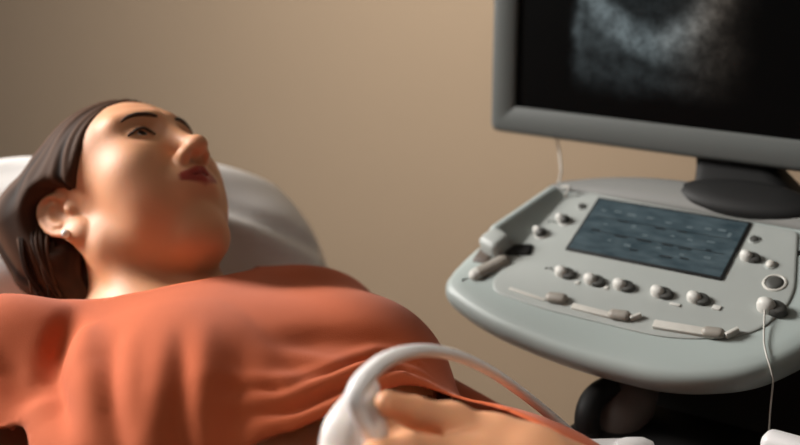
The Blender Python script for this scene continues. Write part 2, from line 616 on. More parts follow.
for (u, v) in ((-60, -64.5), (-31, -66), (-4, -65), (30, -64), (61, -62)):
    lever_knob(u, v, 6.3, 8)
for (u, v, r) in ((-43, -71, 2.6), (-40, -72, 2.0)):
    pass
round_button(-104, -22, 5.2, 3.6, 'rubber', 'knob_white', .5)
round_button(-90, -.5, 5.0, 3.6, 'rubber', 'knob_white', .5)
lever_knob(-107, -20.5, 4.6, 6.5)
lever_knob(-94, .5, 4.4, 6.5)
round_button(-83.5, 21.5, 3.3, 1.5, 'rubber', 'panel_grey', .2)
round_button(81, 17.5, 3.7, 1.6, 'rubber', 'panel_grey', .2)
lever_knob(84.5, -5.5, 5.6, 8)
round_button(103.5, -8, 4.0, 2.0, 'key', 'panel_grey', .4)
round_button(113, -27, 7.2, 1.4, 'rubber', 'key', .12)
lever_knob(119, -56, 7.6, 11, -.2)


def bar(name, u0, v0, u1, v1, w, h, m, n=TOP, bev=.8):
    a = math.atan2(v1 - v0, u1 - u0); L = math.hypot(u1 - u0, v1 - v0)
    bm = bmesh.new()
    mt = on_panel((u0 + u1) / 2, (v0 + v1) / 2, a, n + h / 2 - .5)
    rbox(bm, (L * mm, w * mm, (h + 1) * mm), mt, min(bev, w * .45, h * .45) * mm, 3)
    return bm_obj(name, bm, M[m], panel)


def paddle(name, u0, v0, u1, v1, r, m, n=TOP, flat=.8):
    a = math.atan2(v1 - v0, u1 - u0); L = math.hypot(u1 - u0, v1 - v0)
    bm = bmesh.new()
    pr = [(0, L / 2 + r)] + [(r * math.sin(t), L / 2 + r * math.cos(t)) for t in np.linspace(.25, math.pi / 2, 6)]
    pr = pr + [(q[0], -q[1]) for q in pr[::-1]]
    c, s = math.cos(a), math.sin(a)
    ax = mu * c + mv * s; ay = mv * c - mu * s
    mt = frame_matrix(pp((u0 + u1) / 2, (v0 + v1) / 2, n + r * flat * .6), ay, mn, ax)
    lathe(bm, [(x * mm, z * mm) for x, z in pr], mt, sx=1.0, sy=flat)
    return bm_obj(name, bm, M[m], panel)


# three slider keys along the front, each a pale strip with a rounded key at its right
bar('slider_strip', -100, -94, -62, -98, 3.0, 1.0, 'key')
paddle('slider_key', -57, -95, -47, -94, 5.2, 'knob_tan')
bar('slider_strip', -36, -98, 8, -99, 6.0, 2.2, 'key')
paddle('slider_key', 3, -98, 13, -97, 5.0, 'knob_tan')
bar('slider_fin', 18, -98.5, 25, -92, 3.2, 4.5, 'key')
bar('slider_strip', 38, -98, 88, -94, 8.0, 3.2, 'key')
paddle('slider_key', 82, -94, 91, -93, 4.8, 'knob_tan')
bar('slider_fin', 97, -94, 104, -85, 3.4, 5, 'key')
paddle('thumb_lever', -136, -83, -122, -64, 6.6, 'knob_tan', n=-1)
paddle('lever_tip', -139, -87, -136, -83, 6.4, 'knob_white', n=-1)
# little marks and square keys
for (u, v, w, h) in ((79, -66, 7, 5), (46, -72, 9, 3), (-17, -70, 4, 4), (-44, -71, 4, 4)):
    bar('square_key', u - w / 2, v, u + w / 2, v, h, 1.2, 'knob_white')
for (u, v) in ((-79, -62), (-75, -61.2), (-71.5, -62.5), (-104, -5), (-100, -4), (-96.5, -4.6)):
    bar('panel_mark', u - 1.2, v - .6, u + 1.0, v + .8, 1.6, .5, 'rubber')

# ---- rear cowl and neck carrying the monitor
cow = []
for t in np.linspace(-1, 1, 21):
    u0 = 14 + t * 142
    e = 1 - .35 * abs(t) ** 3
    sec = [(40, -20), (40, -1), (44, 3), (52, 6 * e), (62, 8 * e), (72, 6 * e), (80, -2), (84, -12), (82, -36), (44, -44)]
    kf = 1 - .72 * abs(t) ** 2.2
    cow.append([pp(u0 * (1 if a < 60 else .96), 40 + (a - 40) * kf, h * (kf if h > 0 else 1)) for a, h in sec])
V, F = loft(cow)
mesh('rear_cowl', V, F, M['cowl_grey'], machine, angle=60)

mdist = 1.15 * K
m0 = at(488.5, 131.5, mdist) - mu * .0 + UP * 0.0                  # lower left corner of the monitor
MW, MH, MT = 0.450 * K, 0.345 * K, 0.050 * K
mf = -mh                                                        # the way the screen faces
mcn = m0 + mu * MW / 2 + UP * MH / 2
ncx = pp(62, 80, 0)
base = pp(57, 84, -14)
top = m0 + mu * 0.203 * K + mh * 0.085 + UP * 0.05
rings = []
for t, wd, dp in ((0, .058, .05), (.25, .044, .042), (.5, .034, .034), (.75, .030, .03), (1, .028, .03)):
    c = base + (top - base) * t
    rings.append([c + mu * wd * a + mh * dp * b for a, b in round_outline([(-1, -.5), (1, -.5), (1, .5), (-1, .5)], .35, 6)])
V, F = loft(rings)
mesh('monitor_neck', V, F, M['dark'], machine, angle=50)
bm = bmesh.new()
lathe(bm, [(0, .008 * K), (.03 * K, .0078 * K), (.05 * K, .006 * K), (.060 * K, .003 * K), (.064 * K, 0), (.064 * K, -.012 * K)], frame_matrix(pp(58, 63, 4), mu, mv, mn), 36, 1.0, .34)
bm_obj('cowl_shade', bm, M['dark'], machine)  # flat black dome standing in for the monitor's shade on the cowl

monitor = None
mol = round_outline([(0, 0), (MW, 0), (MW, MH), (0, MH)], 0.012, 6)
rr = []
bz = 0.0285 * K
for i_, z_ in ((0.010, -MT), (0.003, -MT + .004), (0, -MT + .012), (0, -.008), (.0015, -.003), (.004, -.0008), (.007, 0), (bz - .003, -.0015), (bz, -.004), (bz, -.010)):
    if i_ < bz - .004:
        q = inset(mol, i_)
    else:
        sq = round_outline([(i_, i_), (MW - i_, i_), (MW - i_, MH - i_), (i_, MH - i_)], .002, 6)
        q = sq
    rr.append([m0 + mu * a + UP * b + mf * z_ for a, b in q])
V, F = loft(rr)
monitor = mesh('monitor', V, F, M['bezel_grey'], machine, angle=40)


def screen_material():
    m = bpy.data.materials.new('scan_screen'); m.use_nodes = True
    nt = m.node_tree; b = nt.nodes['Principled BSDF']
    N = nt.nodes.new; Lk = nt.links.new
    b.inputs['Base Color'].default_value = (0.002, 0.002, 0.002, 1)
    b.inputs['Roughness'].default_value = 0.35
    b.inputs['Specular IOR Level'].default_value = 0.06
    tc = N('ShaderNodeTexCoord')

    def math_(op, a, c=None, clamp=False):
        n = N('ShaderNodeMath'); n.operation = op; n.use_clamp = clamp
        for k, x in enumerate((a, c)):
            if x is None: continue
            if hasattr(x, 'is_output'): Lk(x, n.inputs[k])
            else: n.inputs[k].default_value = x
        return n.outputs[0]

    def smooth(x, a, c):
        n = N('ShaderNodeMapRange'); n.interpolation_type = 'SMOOTHSTEP'
        Lk(x, n.inputs['Value']); n.inputs['From Min'].default_value = a; n.inputs['From Max'].default_value = c
        return n.outputs['Result']

    def noise(scale, detail, vec, dist=0.0):
        n = N('ShaderNodeTexNoise'); n.inputs['Scale'].default_value = scale; n.inputs['Detail'].default_value = detail
        n.inputs['Distortion'].default_value = dist
        Lk(vec, n.inputs['Vector']); return n.outputs['Fac']
    sep = N('ShaderNodeSeparateXYZ'); Lk(tc.outputs['Object'], sep.inputs[0])
    x, y = sep.outputs['X'], sep.outputs['Y']
    # coordinates in the scan image, metres, origin at the bottom left of the scan
    wob = noise(22, 3, tc.outputs['Object'])
    w2 = math_('SUBTRACT', wob, 0.5)
    xx = math_('ADD', x, math_('MULTIPLY', w2, .026))
    yy = math_('ADD', y, math_('MULTIPLY', w2, .022))
    # soft edged sector
    left = smooth(xx, .002, .020)
    right = smooth(xx, .205, .120)
    bot = smooth(yy, -.004, .042)
    mask = math_('MULTIPLY', math_('MULTIPLY', left, right), bot)
    # a dark oval sac with a bright lower wall
    dx = math_('DIVIDE', math_('SUBTRACT', xx, .094), .064)
    dy = math_('DIVIDE', math_('SUBTRACT', yy, .135), .068)
    rad = math_('SQRT', math_('ADD', math_('MULTIPLY', dx, dx), math_('MULTIPLY', dy, dy)))
    sac = smooth(rad, .70, 1.10)
    wall = math_('MULTIPLY', smooth(rad, .72, 1.06), smooth(rad, 1.50, 1.08))
    inner = math_('MULTIPLY', smooth(rad, .45, .15), .10)
    streak = math_('MULTIPLY', smooth(math_('ABSOLUTE', math_('SUBTRACT', xx, .014)), .007, .0), smooth(yy, .035, .075))
    mp = N('ShaderNodeMapping'); mp.inputs['Scale'].default_value = (1, 1.0, 1); Lk(tc.outputs['Object'], mp.inputs['Vector'])
    sp1 = noise(85, 6, mp.outputs['Vector'], .2)
    sp2 = noise(320, 3, mp.outputs['Vector'])
    sp = math_('MULTIPLY', math_('ADD', math_('MULTIPLY', sp1, 1.1), -.05), math_('ADD', math_('MULTIPLY', sp2, 1.0), .5))
    dkl = math_('MULTIPLY', smooth(math_('ABSOLUTE', math_('SUBTRACT', math_('ADD', yy, math_('MULTIPLY', xx, .12)), .044)), .0, .016), .40)
    base = math_('ADD', math_('ADD', math_('ADD', math_('MULTIPLY', sac, .10), .07), math_('MULTIPLY', wall, .46)), math_('ADD', inner, math_('MULTIPLY', streak, .28)))
    val = math_('MULTIPLY', math_('MULTIPLY', base, mask), sp)
    val = math_('MULTIPLY', val, math_('ADD', dkl, .60))
    mxc = N('ShaderNodeMix'); mxc.data_type = 'RGBA'
    mxc.inputs['A'].default_value = (.78, .95, 1.0, 1); mxc.inputs['B'].default_value = (1.0, .82, .66, 1)
    Lk(smooth(xx, .085, .19), mxc.inputs['Factor'])
    Lk(mxc.outputs['Result'], b.inputs['Emission Color'])
    Lk(math_('MULTIPLY', val, SCREEN_GAIN), b.inputs['Emission Strength'])
    return m


SCREEN_GAIN = 0.42
sw, sh = MW - 2 * bz, MH - 2 * bz
bm = bmesh.new()
rbox(bm, (sw + .002, sh + .002, .003), Matrix.Translation((0, 0, 0)), 0)
scr = bm_obj('screen', bm, screen_material())
COL.objects.unlink(scr)
# the scan's own origin sits on the screen, so the picture is drawn in metres from there
scan_o = m0 + mu * (0.0825 * K) + UP * (0.0480 * K) + mf * -.0075
cen = m0 + mu * MW / 2 + UP * MH / 2 + mf * -.0075
off = Vector(((cen - scan_o) @ mu, (cen - scan_o) @ UP, 0))
for v in scr.data.vertices: v.co += off
scr.matrix_world = frame_matrix(scan_o, mu, UP, mf)
link(scr, monitor)

# ---- underside tray, column, handle loop, shelf with ports, castors
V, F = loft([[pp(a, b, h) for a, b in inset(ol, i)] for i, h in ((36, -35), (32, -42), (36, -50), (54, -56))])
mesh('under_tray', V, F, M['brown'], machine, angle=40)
colc = pp(30, 10, -60)
bm = bmesh.new()
ztop = colc[2] + .02
rbox(bm, (0.26, 0.20, ztop - .16), frame_matrix((colc[0] + mh[0] * .05 + mu[0] * .085, colc[1] + mh[1] * .05 + mu[1] * .085, (ztop + .16) / 2), mu, mh, UP), 0.03, 4)
bm_obj('column', bm, M['dark'], machine)
bm = bmesh.new()
cx = foot
rbox(bm, (0.44, 0.46, .06), frame_matrix((cx[0], cx[1], .13), mu, mh, UP), 0.02, 3)
bm_obj('cart_base', bm, M['dark2'], machine)
for sx in (-1, 1):
    for sy in (-1, 1):
        p = cx + mu * .18 * sx + mh * .19 * sy
        bm = bmesh.new()
        lathe(bm, [(0, -.016), (.035, -.016), (.048, -.011), (.05, 0), (.048, .011), (.035, .016), (0, .016)], frame_matrix((p[0], p[1], .05), mh, UP, mu), 24)
        rbox(bm, (.05, .02, .06), frame_matrix((p[0], p[1], .085), mu, mh, UP), .004, 2)
        bm_obj('castor', bm, M['rubber'], machine)
# black loop handle at the left of the column
hp = [at(612, 386, 1.02), at(596, 396, 1.01), at(588, 412, 1.0), at(588, 432, 1.0), at(596, 450, 1.0), at(625, 462, 1.03), at(660, 462, 1.06)]
V, F = tube(smooth_path(hp, 60), 0.0115, 12)
mesh('grab_handle', V, F, M['dark'], machine)
V, F = tube(smooth_path([at(640, 384, 1.05), at(628, 402, 1.03), at(616, 425, 1.02), at(606, 452, 1.02)], 30), [.020, .026, .022, .014], 14)
mesh('cable_boot', V, F, M['boot'], machine)

# ---- thin clear wires of the machine
wp = [at(557, 139, 1.235), at(560, 157, 1.212), at(561, 172, 1.188), at(559, 186, 1.165), pp(-103, 37, 9), pp(-105, 30, 2.5)]
V, F = tube(smooth_path(wp, 60), 0.0011, 8)
mesh('screen_wire', V, F, M['wire'], machine)
wr = pp(139, -113, -14)
wp = [pp(117, -62, 6), pp(121, -76, 3.5), pp(126, -91, 2.4), pp(131, -101, 1.4), pp(136, -108.5, -2.5), pp(138.5, -112, -8), wr, wr - UP * .025, wr - UP * .05 + mh * .002, wr - UP * .08 - mh * .006, at(774, 446, .885)]
PRJ = lambda x: (400 + FPX * float((x - cC) @ cR) / float((x - cC) @ cF), 222.5 - FPX * float((x - cC) @ cU) / float((x - cC) @ cF), float((x - cC) @ cF))
V, F = tube(smooth_path(wp, 80), 0.0008, 8)
mesh('panel_wire', V, F, M['wire'], machine)

# ---- shelf of probe ports just under the frame
sp0 = at(690, 470, 0.96)
bm = bmesh.new()
rbox(bm, (.30, .11, .024), frame_matrix(sp0 + mh * .03 + mu * .035, mu, mh, UP), .005, 3)
bm_obj('port_shelf', bm, M['dark'], machine)

# =================================================================== WOMAN
S0 = at(163, 337, 1.04)                  # between the shoulder joints
bL = unit([.82, .56, .03])                              # her left
bD = unit([.55, -.78, -.31]); bD = unit(bD - bL * (bD @ bL))   # down the body
bN = np.cross(bL, bD) * -1
if bN[2] < 0: bN = -bN                                # out of the chest


def bp_(l, d, n):
    return S0 + bL * l + bD * d + bN * n


# head frame
HS = 0.88
Hc = at(131, 197, 1.07)
hf_i, hu_i = np.array([.70, .52, .505]), np.array([-.36, .84, -.33])   # in camera axes: right, up, towards the camera
cam = np.stack([cR, cU, -cF])
tb = math.radians(8)
hf_i, hu_i = hf_i * math.cos(tb) + hu_i * math.sin(tb), hu_i * math.cos(tb) - hf_i * math.sin(tb)
hF = unit(hf_i @ cam); hU = hu_i @ cam; hU = unit(hU - hF * (hU @ hF))
hLft = unit(np.cross(hU, hF))                          # her left
if hLft @ (-cF) > 0: hLft = -hLft


def hp_(f, l, u):
    return Hc + HS * (hF * f + hLft * l + hU * u)


NECK0 = hp_(-.022, 0, -.055)
NECK1 = bp_(0, -.015, .0)


def head_field(pts):
    q = [c / np.float32(HS) for c in local(pts, Hc, (hF, hLft, hU))]
    qa = [q[0], np.abs(q[1]), q[2]]
    d = s_ell(q, (-.018, 0, .026), (.098, .076, .078))
    d = smin(d, s_ell(q, (.030, 0, .032), (.056, .063, .052)), .03)
    d = smin(d, s_ell(q, (.030, 0, -.028), (.060, .060, .078)), .03)
    d = smin(d, s_ell(q, (.042, 0, -.078), (.046, .043, .042)), .025)
    d = smin(d, s_cap(qa, (-.004, .050, -.066), (.054, .015, -.108), .018, .0155), .022)
    d = smin(d, s_ell(q, (.064, 0, -.105), (.021, .026, .022)), .02)
    d = smin(d, s_ell(qa, (.056, .043, -.018), (.024, .020, .020)), .032)
    d = smin(d, s_ell(qa, (.046, .036, -.050), (.030, .022, .032)), .03)
    d = smin(d, s_cap(qa, (.083, .010, .035), (.066, .046, .037), .009, .008), .016)
    d = smax(d, -s_ell(qa, (.098, .031, .019), (.020, .018, .0105)), .016)
    d = smin(d, s_ell(qa, (.0735, .031, .017), (.0125, .0155, .0105)), .004)       # lids
    d = smax(d, -s_cap(qa, (.0890, .0200, .0138), (.0835, .0430, .0152), .0036), .0015)   # lid opening
    # nose
    d = smin(d, s_cap(q, (.084, 0, .024), (.108, 0, -.020), .0075, .0098), .014)
    d = smin(d, s_ell(q, (.1125, 0, -.024), (.0125, .0115, .0105)), .008)
    d = smin(d, s_ell(qa, (.101, .0125, -.029), (.0115, .0075, .0085)), .006)
    d = smax(d, -s_ell(qa, (.1085, .0068, -.0365), (.0065, .0038, .0055)), .003)
    # mouth
    d = smin(d, s_ell(q, (.082, 0, -.053), (.018, .028, .022)), .016)
    d = smin(d, s_cap(qa, (.0985, .004, -.0465), (.0830, .0235, -.0520), .0060, .0030), .005)
    d = smin(d, s_cap(qa, (.0965, .0, -.0590), (.0830, .0225, -.0540), .0068, .0030), .005)
    d = smax(d, -s_cap(qa, (.1045, 0, -.0520), (.0870, .0235, -.0532), .0016, .001), .003)
    d = smax(d, -s_ell(q, (.106, 0, -.079), (.012, .022, .008)), .012)
    # ears: a dished plate with a rolled rim, an inner fold, a tragus and a lobe
    ef, eu = q[0] + np.float32(.031), q[2] + np.float32(.008)
    eb = ef * np.float32(.96) + eu * np.float32(.28)
    ea = eu * np.float32(.96) - ef * np.float32(.28)
    ec = qa[1] - np.float32(.0755) + eb * np.float32(.42)
    e = [eb, ea, ec]
    ear = s_ell(e, (0, .002, -.002), (.0165, .0290, .0065))
    ear = smax(ear, -s_ell(e, (.003, .003, .0085), (.0120, .0215, .0095)), .003)

    def arc(ra, rb, a0, a1, c0, c1, r, n=10):
        dd = np.float32(9)
        aa = np.linspace(a0, a1, n)
        for i in range(n - 1):
            z0, z1 = c0 + (c1 - c0) * i / (n - 1), c0 + (c1 - c0) * (i + 1) / (n - 1)
            dd = np.minimum(dd, s_cap(e, (rb * math.cos(aa[i]), .003 + ra * math.sin(aa[i]), z0), (rb * math.cos(aa[i + 1]), .003 + ra * math.sin(aa[i + 1]), z1), r))
        return dd
    ear = smin(ear, arc(.0275, .0160, .35, 4.15, .004, .003, .0036), .003)
    ear = smin(ear, arc(.0150, .0085, 1.5, 4.3, .0025, .0035, .0026), .004)
    ear = smin(ear, s_ell(e, (.0130, -.003, .002), (.0050, .0075, .0050)), .004)
    ear = smin(ear, s_ell(e, (.0030, -.0285, .001), (.0095, .0095, .0048)), .006)
    d = smin(d, ear, .004)
    return d * np.float32(HS)


def neck_field(pts):
    d = s_cap(pts, NECK0, NECK1, .052, .058)
    for s in (-1, 1):
        d = smin(d, s_cap(pts, hp_(-.018, .058 * s, -.05), bp_(.022 * s, .03, .055), .013, .010), .018)
    return d


SH_N = bp_(-.158, .032, .022); SH_F = at(340, 385, 1.06)
EL_N = bp_(-.265, .275, -.01); WR_N = bp_(-.22, .50, -.03)
EL_F = at(655, 560, .92)


BUMP = at(425, 552, .82)


def torso_field(pts, g=0.0, legs=False):
    q = local(pts, S0, (bL, bD, bN))
    d = s_ell(q, (0, .175, -.005), (.148 + g, .225 + g, .100 + g))
    d = smin(d, s_cap(q, (-.125, .03, -.005), (.125, .03, -.018), .052 + g, .050 + g), .05)
    qa = [np.abs(q[0]), q[1], q[2]]
    d = smin(d, s_cap(qa, (.03, -.030, -.030), (.115, .012, -.020), .036 + g * .6, .036 + g * .6), .04)
    d = smin(d, s_ell(qa, (.075, .195, .055), (.074 + g, .082 + g, .062 + g)), .035)
    d = smin(d, s_ell(q, (0, .36, -.01), (.130 + g, .16 + g, .082 + g)), .05)
    d = smin(d, s_ell(q, (0, .42, .0), (.125 + g, .12 + g, .080 + g)), .05)
    d = smin(d, s_ell(local(pts, BUMP, (cR, cU, -cF)), (0, 0, 0), (.165 + g, .098 + g, .100 + g)), .04)
    d = smin(d, s_ell(q, (0, .54, -.01), (.160 + g, .13 + g, .092 + g)), .05)
    return d


def arm_field(pts, g=0.0, near=True, far=True, low=True):
    d = np.float32(9)
    if near:
        d = smin(s_ell(local(pts, SH_N, (bL, bD, bN)), (0, 0, 0), (.056 + g, .06 + g, .056 + g)), s_cap(pts, SH_N, EL_N, .047 + g, .038 + g), .03)
        if low: d = smin(d, s_cap(pts, EL_N, WR_N, .037, .024), .02)
    if far:
        d2 = smin(s_ell(local(pts, SH_F, (bL, bD, bN)), (0, 0, 0), (.052 + g, .058 + g, .05 + g)), s_cap(pts, SH_F, EL_F, .044 + g, .036 + g), .03)
        d = smin(d, d2, .02) if near else d2
    return d


# ---- her left hand, holding the probe
W0 = at(532, 470, .752)
TH = [at(496, 446, .752), at(452, 423, .742), at(415, 413, .724), at(387, 403, .708)]
IX = [at(456, 456, .715), at(406, 448, .680), at(376, 456, .668), at(352, 468, .668)]
MD = [at(466, 478, .695), at(408, 482, .658), at(372, 490, .652), at(350, 500, .655)]
RG = [at(478, 500, .685), at(424, 508, .650), at(388, 514, .646), at(366, 522, .650)]
LT = [at(492, 520, .682), at(452, 530, .655), at(424, 536, .650), at(404, 544, .652)]


def hand_field(pts):
    d = s_cap(pts, W0, EL_F, .0255, .040)
    d = smin(d, s_cap(pts, W0, at(612, 500, .85), .024, .033), .02)
    for ch, r0 in ((IX, .0135), (MD, .0135), (RG, .013), (LT, .012)):
        d = smin(d, s_cap(pts, W0 + (ch[0] - W0) * .15, ch[0], .018, r0), .016)
    d = smin(d, s_cap(pts, W0, TH[0], .021, .0195), .016)
    d = smin(d, s_cap(pts, TH[0], TH[1], .0170, .0132), .010)
    d = smin(d, s_cap(pts, TH[0] + (TH[1] - TH[0]) * .2, IX[0] + (W0 - IX[0]) * .2, .0135, .0125), .012)      # web
    for ch, rs in ((IX, (.0118, .0098, .0088, .0074)), (MD, (.0118, .0100, .0090, .0076)), (RG, (.0112, .0095, .0085, .0072)), (LT, (.0100, .0083, .0075, .0064))):
        f = s_cap(pts, ch[0], ch[1], rs[0], rs[1])
        f = smin(f, s_cap(pts, ch[1], ch[2], rs[1], rs[2]), .004)
        f = smin(f, s_cap(pts, ch[2], ch[3], rs[2], rs[3]), .004)
        d = smin(d, f, .006)
    t = s_cap(pts, TH[1], TH[2], .0126, .0104)
    t = smin(t, s_cap(pts, TH[2], TH[3], .0104, .0082), .004)
    d = smin(d, t, .007)
    return d


# ---- one continuous body: coarse trunk, fine head, fine hand, meeting under the shirt and out at the elbow
def body_all(pts):
    d = smin(torso_field(pts), neck_field(pts), .03)
    return smin(d, arm_field(pts), .03)


parts = []
g = Grid(Hc - np.array([.14, .15, .19]), Hc + np.array([.17, .15, .13]), .0018)
F_ = smin(head_field(g.pts), smin(neck_field(g.pts), torso_field(g.pts), .03), .022)
V, Q = nets(F_, g)
V = relax(V, Q, 1)
cut = lambda V: (V - hp_(-.01, 0, -.105)) @ unit(NECK1 - NECK0)      # > 0 below the cut across the base of the neck
V, Q = drop(V, Q, cut(V) < .035)
hl = np.stack([(V - Hc) @ a / HS for a in (hF, hLft, hU)], 1)
la = np.abs(hl[:, 1])
up_c = .0035 + .0030 * np.clip(1 - la / .026, 0, 1)
lz = np.where(hl[:, 2] > -.0525, (hl[:, 2] + .0525) / np.where(la < .024, .0092 - .20 * la, .003), (-.0525 - hl[:, 2]) / (.0128 - .30 * la).clip(.003))
lip = np.clip((1.15 - lz) * 3, 0, 1) * np.clip((.0275 - la) / .004, 0, 1) * (hl[:, 0] > .07)
parts.append((V, Q, lip))
g = Grid(bp_(0, .30, 0) - np.array([.50, .52, .36]), bp_(0, .26, 0) + np.array([.50, .46, .30]), .0055)
F_ = body_all(g.pts)
V, Q = nets(F_, g)
V, Q = drop(V, Q, cut(V) > .030)
V, Q = drop(V, Q, ~(((V - EL_F) @ unit(W0 - EL_F) > .03) & (np.linalg.norm(V - (EL_F + W0) / 2, axis=1) < .16)))
parts.append((V, Q, np.zeros(len(V))))
lo = np.minimum.reduce([W0, EL_F] + TH + IX + MD + RG + LT) - .05
hi = np.maximum.reduce([W0, EL_F] + TH + IX + MD + RG + LT) + .05
g = Grid(lo, hi, .0022)
V, Q = nets(smin(hand_field(g.pts), arm_field(g.pts, near=False), .03), g)
V = relax(V, Q, 4)
V, Q = drop(V, Q, (V - EL_F) @ unit(W0 - EL_F) > .0)
parts.append((V, Q, np.zeros(len(V))))
# legs, out of the picture
hD = unit([bD[0], bD[1], 0])
hL = unit([-hD[1], hD[0], 0])
if hL @ bL < 0: hL = -hL
HIP = bp_(0, .54, -.01)


def lp_(l, t, z):
    return HIP + hL * l + hD * t + UP * z


g = Grid(np.minimum(lp_(-.25, -.1, -.2), lp_(.25, .92, -.2)) - .12, np.maximum(lp_(-.25, -.1, .25), lp_(.25, .92, .2)) + .12, .011)


def leg_field(pts, gg=0.0):
    d = np.float32(9)
    for s in (-1, 1):
        e = s_cap(pts, lp_(s * .085, .02, 0), lp_(s * .10, .38, .0), .082 + gg, .056 + gg)
        e = smin(e, s_cap(pts, lp_(s * .10, .38, .0), lp_(s * .10, .76, -.02), .052 + gg, .036 + gg), .03)
        d = e if s < 0 else np.minimum(d, e)
    return d


def foot_field(pts):
    d = np.float32(9)
    for s in (-1, 1):
        e = smin(s_cap(pts, lp_(s * .10, .70, -.02), lp_(s * .10, .80, -.03), .036, .034), s_cap(pts, lp_(s * .10, .80, -.03), lp_(s * .12, .84, .12), .034, .022), .02)
        d = e if s < 0 else np.minimum(d, e)
    return d


V, Q = nets(smin(smin(leg_field(g.pts), foot_field(g.pts), .02), torso_field(g.pts), .03), g)
V, Q = drop(V, Q, (V - HIP) @ hD > .05)
parts.append((V, Q, np.zeros(len(V))))
o = 0; VV = []; QQ = []; LL = []
for v, q, l in parts:
    VV.append(v); QQ.append(q + o); LL.append(l); o += len(v)
person = fast_mesh('person', np.vstack(VV), np.vstack(QQ), M['skin'], None, {'lip': np.concatenate(LL)})
tag(person, 'woman in an orange t-shirt lying back on a white pillow, holding a white probe', 'person')

# ---- shirt: a loose shell over trunk and upper arms with modelled folds
g = Grid(bp_(0, .2, .02) - np.array([.46, .44, .30]), bp_(0, .2, .02) + np.array([.46, .44, .26]), .0042)
q = local(g.pts, S0, (bL, bD, bN))
G_ = .013
F_ = torso_field(g.pts, G_)
# cloth bridging between the breasts and falling loosely to the waist
F_ = smin(F_, s_ell(q, (.02, .18, .032), (.110, .115, .068)), .05)
F_ = smin(F_, s_cap(q, (.140, .065, .012), (.112, .17, .050), .050, .052), .045)
F_ = smin(F_, s_ell(q, (-.052, .188, .056), (.090, .108, .072)), .06)
F_ = smin(F_, s_cap(q, (-.135, .065, .018), (-.105, .20, .040), .056, .060), .05)
F_ = smin(F_, s_ell(q, (.0, .30, .012), (.150, .17, .078)), .05)
F_ = smin(F_, s_cap(g.pts, NECK1 + (NECK0 - NECK1) * .05, NECK1, .058, .066), .045)
F_ = smin(F_, arm_field(g.pts, .012, low=False), .028)
V, Q = nets(F_, g)
V = relax(V, Q, 3)
vl = np.stack([(V - S0) @ a for a in (bL, bD, bN)], 1)
l, d, n = vl.T


def taper(x):
    x = np.clip(x, 0, 1)
    return x * x * (3 - 2 * x)


def seg_ridge(path, amp, w):
    """height of a fold that follows a polyline over the (l, d) plane"""
    p = np.asarray(path, float)
    best = np.full(len(V), 9.); tt = np.zeros(len(V))
    m_ = len(p) - 1
    for i in range(m_):
        a, b = p[i, :2], p[i + 1, :2]
        ba = b - a
        t = np.clip(((l - a[0]) * ba[0] + (d - a[1]) * ba[1]) / (ba @ ba), 0, 1)
        r = np.hypot(l - a[0] - ba[0] * t, d - a[1] - ba[1] * t)
        u = r < best
        best[u] = r[u]; tt[u] = (i + t[u]) / m_
    return amp * np.exp(-(best / w) ** 2) * taper(tt * 2.2) * taper((1 - tt) * 4)


HEM_L = [-.40, -.12, -.05, -.02, .03, .08, .105, .118, .130, .16, .4]
HEM_D = [.31, .283, .272, .281, .270, .261, .272, .31, .36, .43, .38]
HEM_X = np.linspace(-.4, .4, 801)
kk = np.exp(-np.linspace(-2.2, 2.2, 31) ** 2)
HEM_Y = np.convolve(np.pad(np.interp(HEM_X, HEM_L, HEM_D), 15, mode='edge'), kk / kk.sum(), mode='valid')


def hem(V):
    """distance up the cloth from the gathered hem"""
    return (np.interp((V - S0) @ bL, HEM_X, HEM_Y) - (V - S0) @ bD) * .9


FOLDS = [
    ([(-.085, .015), (-.105, .050), (-.126, .082), (-.146, .115), (-.156, .160), (-.160, .22)], -.014, .010),
    ([(-.185, .055), (-.168, .095), (-.160, .14)], -.006, .009),
    ([(-.085, .055), (-.108, .095), (-.130, .145), (-.142, .22)], .006, .010),
    ([(-.080, .090), (-.108, .150), (-.128, .205), (-.138, .28)], -.006, .010),
    ([(-.085, .110), (-.112, .18), (-.126, .23), (-.132, .30)], .005, .010),
    ([(-.058, .130), (-.0962, .2056), (-.1132, .239), (-.122, .30)], .0055, .011),
    ([(-.030, .135), (-.0646, .2057), (-.0845, .2417), (-.098, .30)], .006, .012),
    ([(-.046, .13), (-.0830, .2150), (-.0950, .246), (-.108, .30)], -.004, .008),
    ([(-.010, .165), (-.045, .225), (-.068, .27), (-.078, .31)], -.004, .011),
    ([(-.026, .190), (.030, .226), (.0501, .238), (.090, .243)], .005, .010),
    ([(-.030, .248), (-.0150, .242), (.034, .245), (.09, .253)], .006, .009),
    ([(-.01, .190), (.043, .199), (.115, .232)], -.005, .014),
    ([(.01, .222), (.06, .234), (.11, .246)], -.004, .007),
]
disp = np.zeros(len(V))
for p, a, w in FOLDS: disp += seg_ridge(p, a, w)
front = np.clip((n + .05) / .05, 0, 1)
s_h = hem(V) / (1 + 4 * np.clip(.02 - l, 0, .2))
gath = np.clip((s_h + .01) / .006, 0, 1) * np.clip((.118 - l) / .04, 0, 1) * np.clip((l + .075) / .05, 0, 1)
disp += gath * (.0065 * np.exp(-((s_h - .005) / .0055) ** 2) - .003 * np.exp(-((s_h - .0135) / .004) ** 2) + .0055 * np.exp(-((s_h - .021) / .0055) ** 2) - .002 * np.exp(-((s_h - .030) / .004) ** 2) + .003 * np.exp(-((s_h - .037) / .006) ** 2))
disp *= front
# low soft waviness of the jersey
Nn = normals(V, Q)
V = V + Nn * disp[:, None]


vl = np.stack([(V - S0) @ a for a in (bL, bD, bN)], 1)
l, d, n = vl.T
ax = unit(EL_N - SH_N); axf = unit(EL_F - SH_F); nax = unit(NECK0 - NECK1)


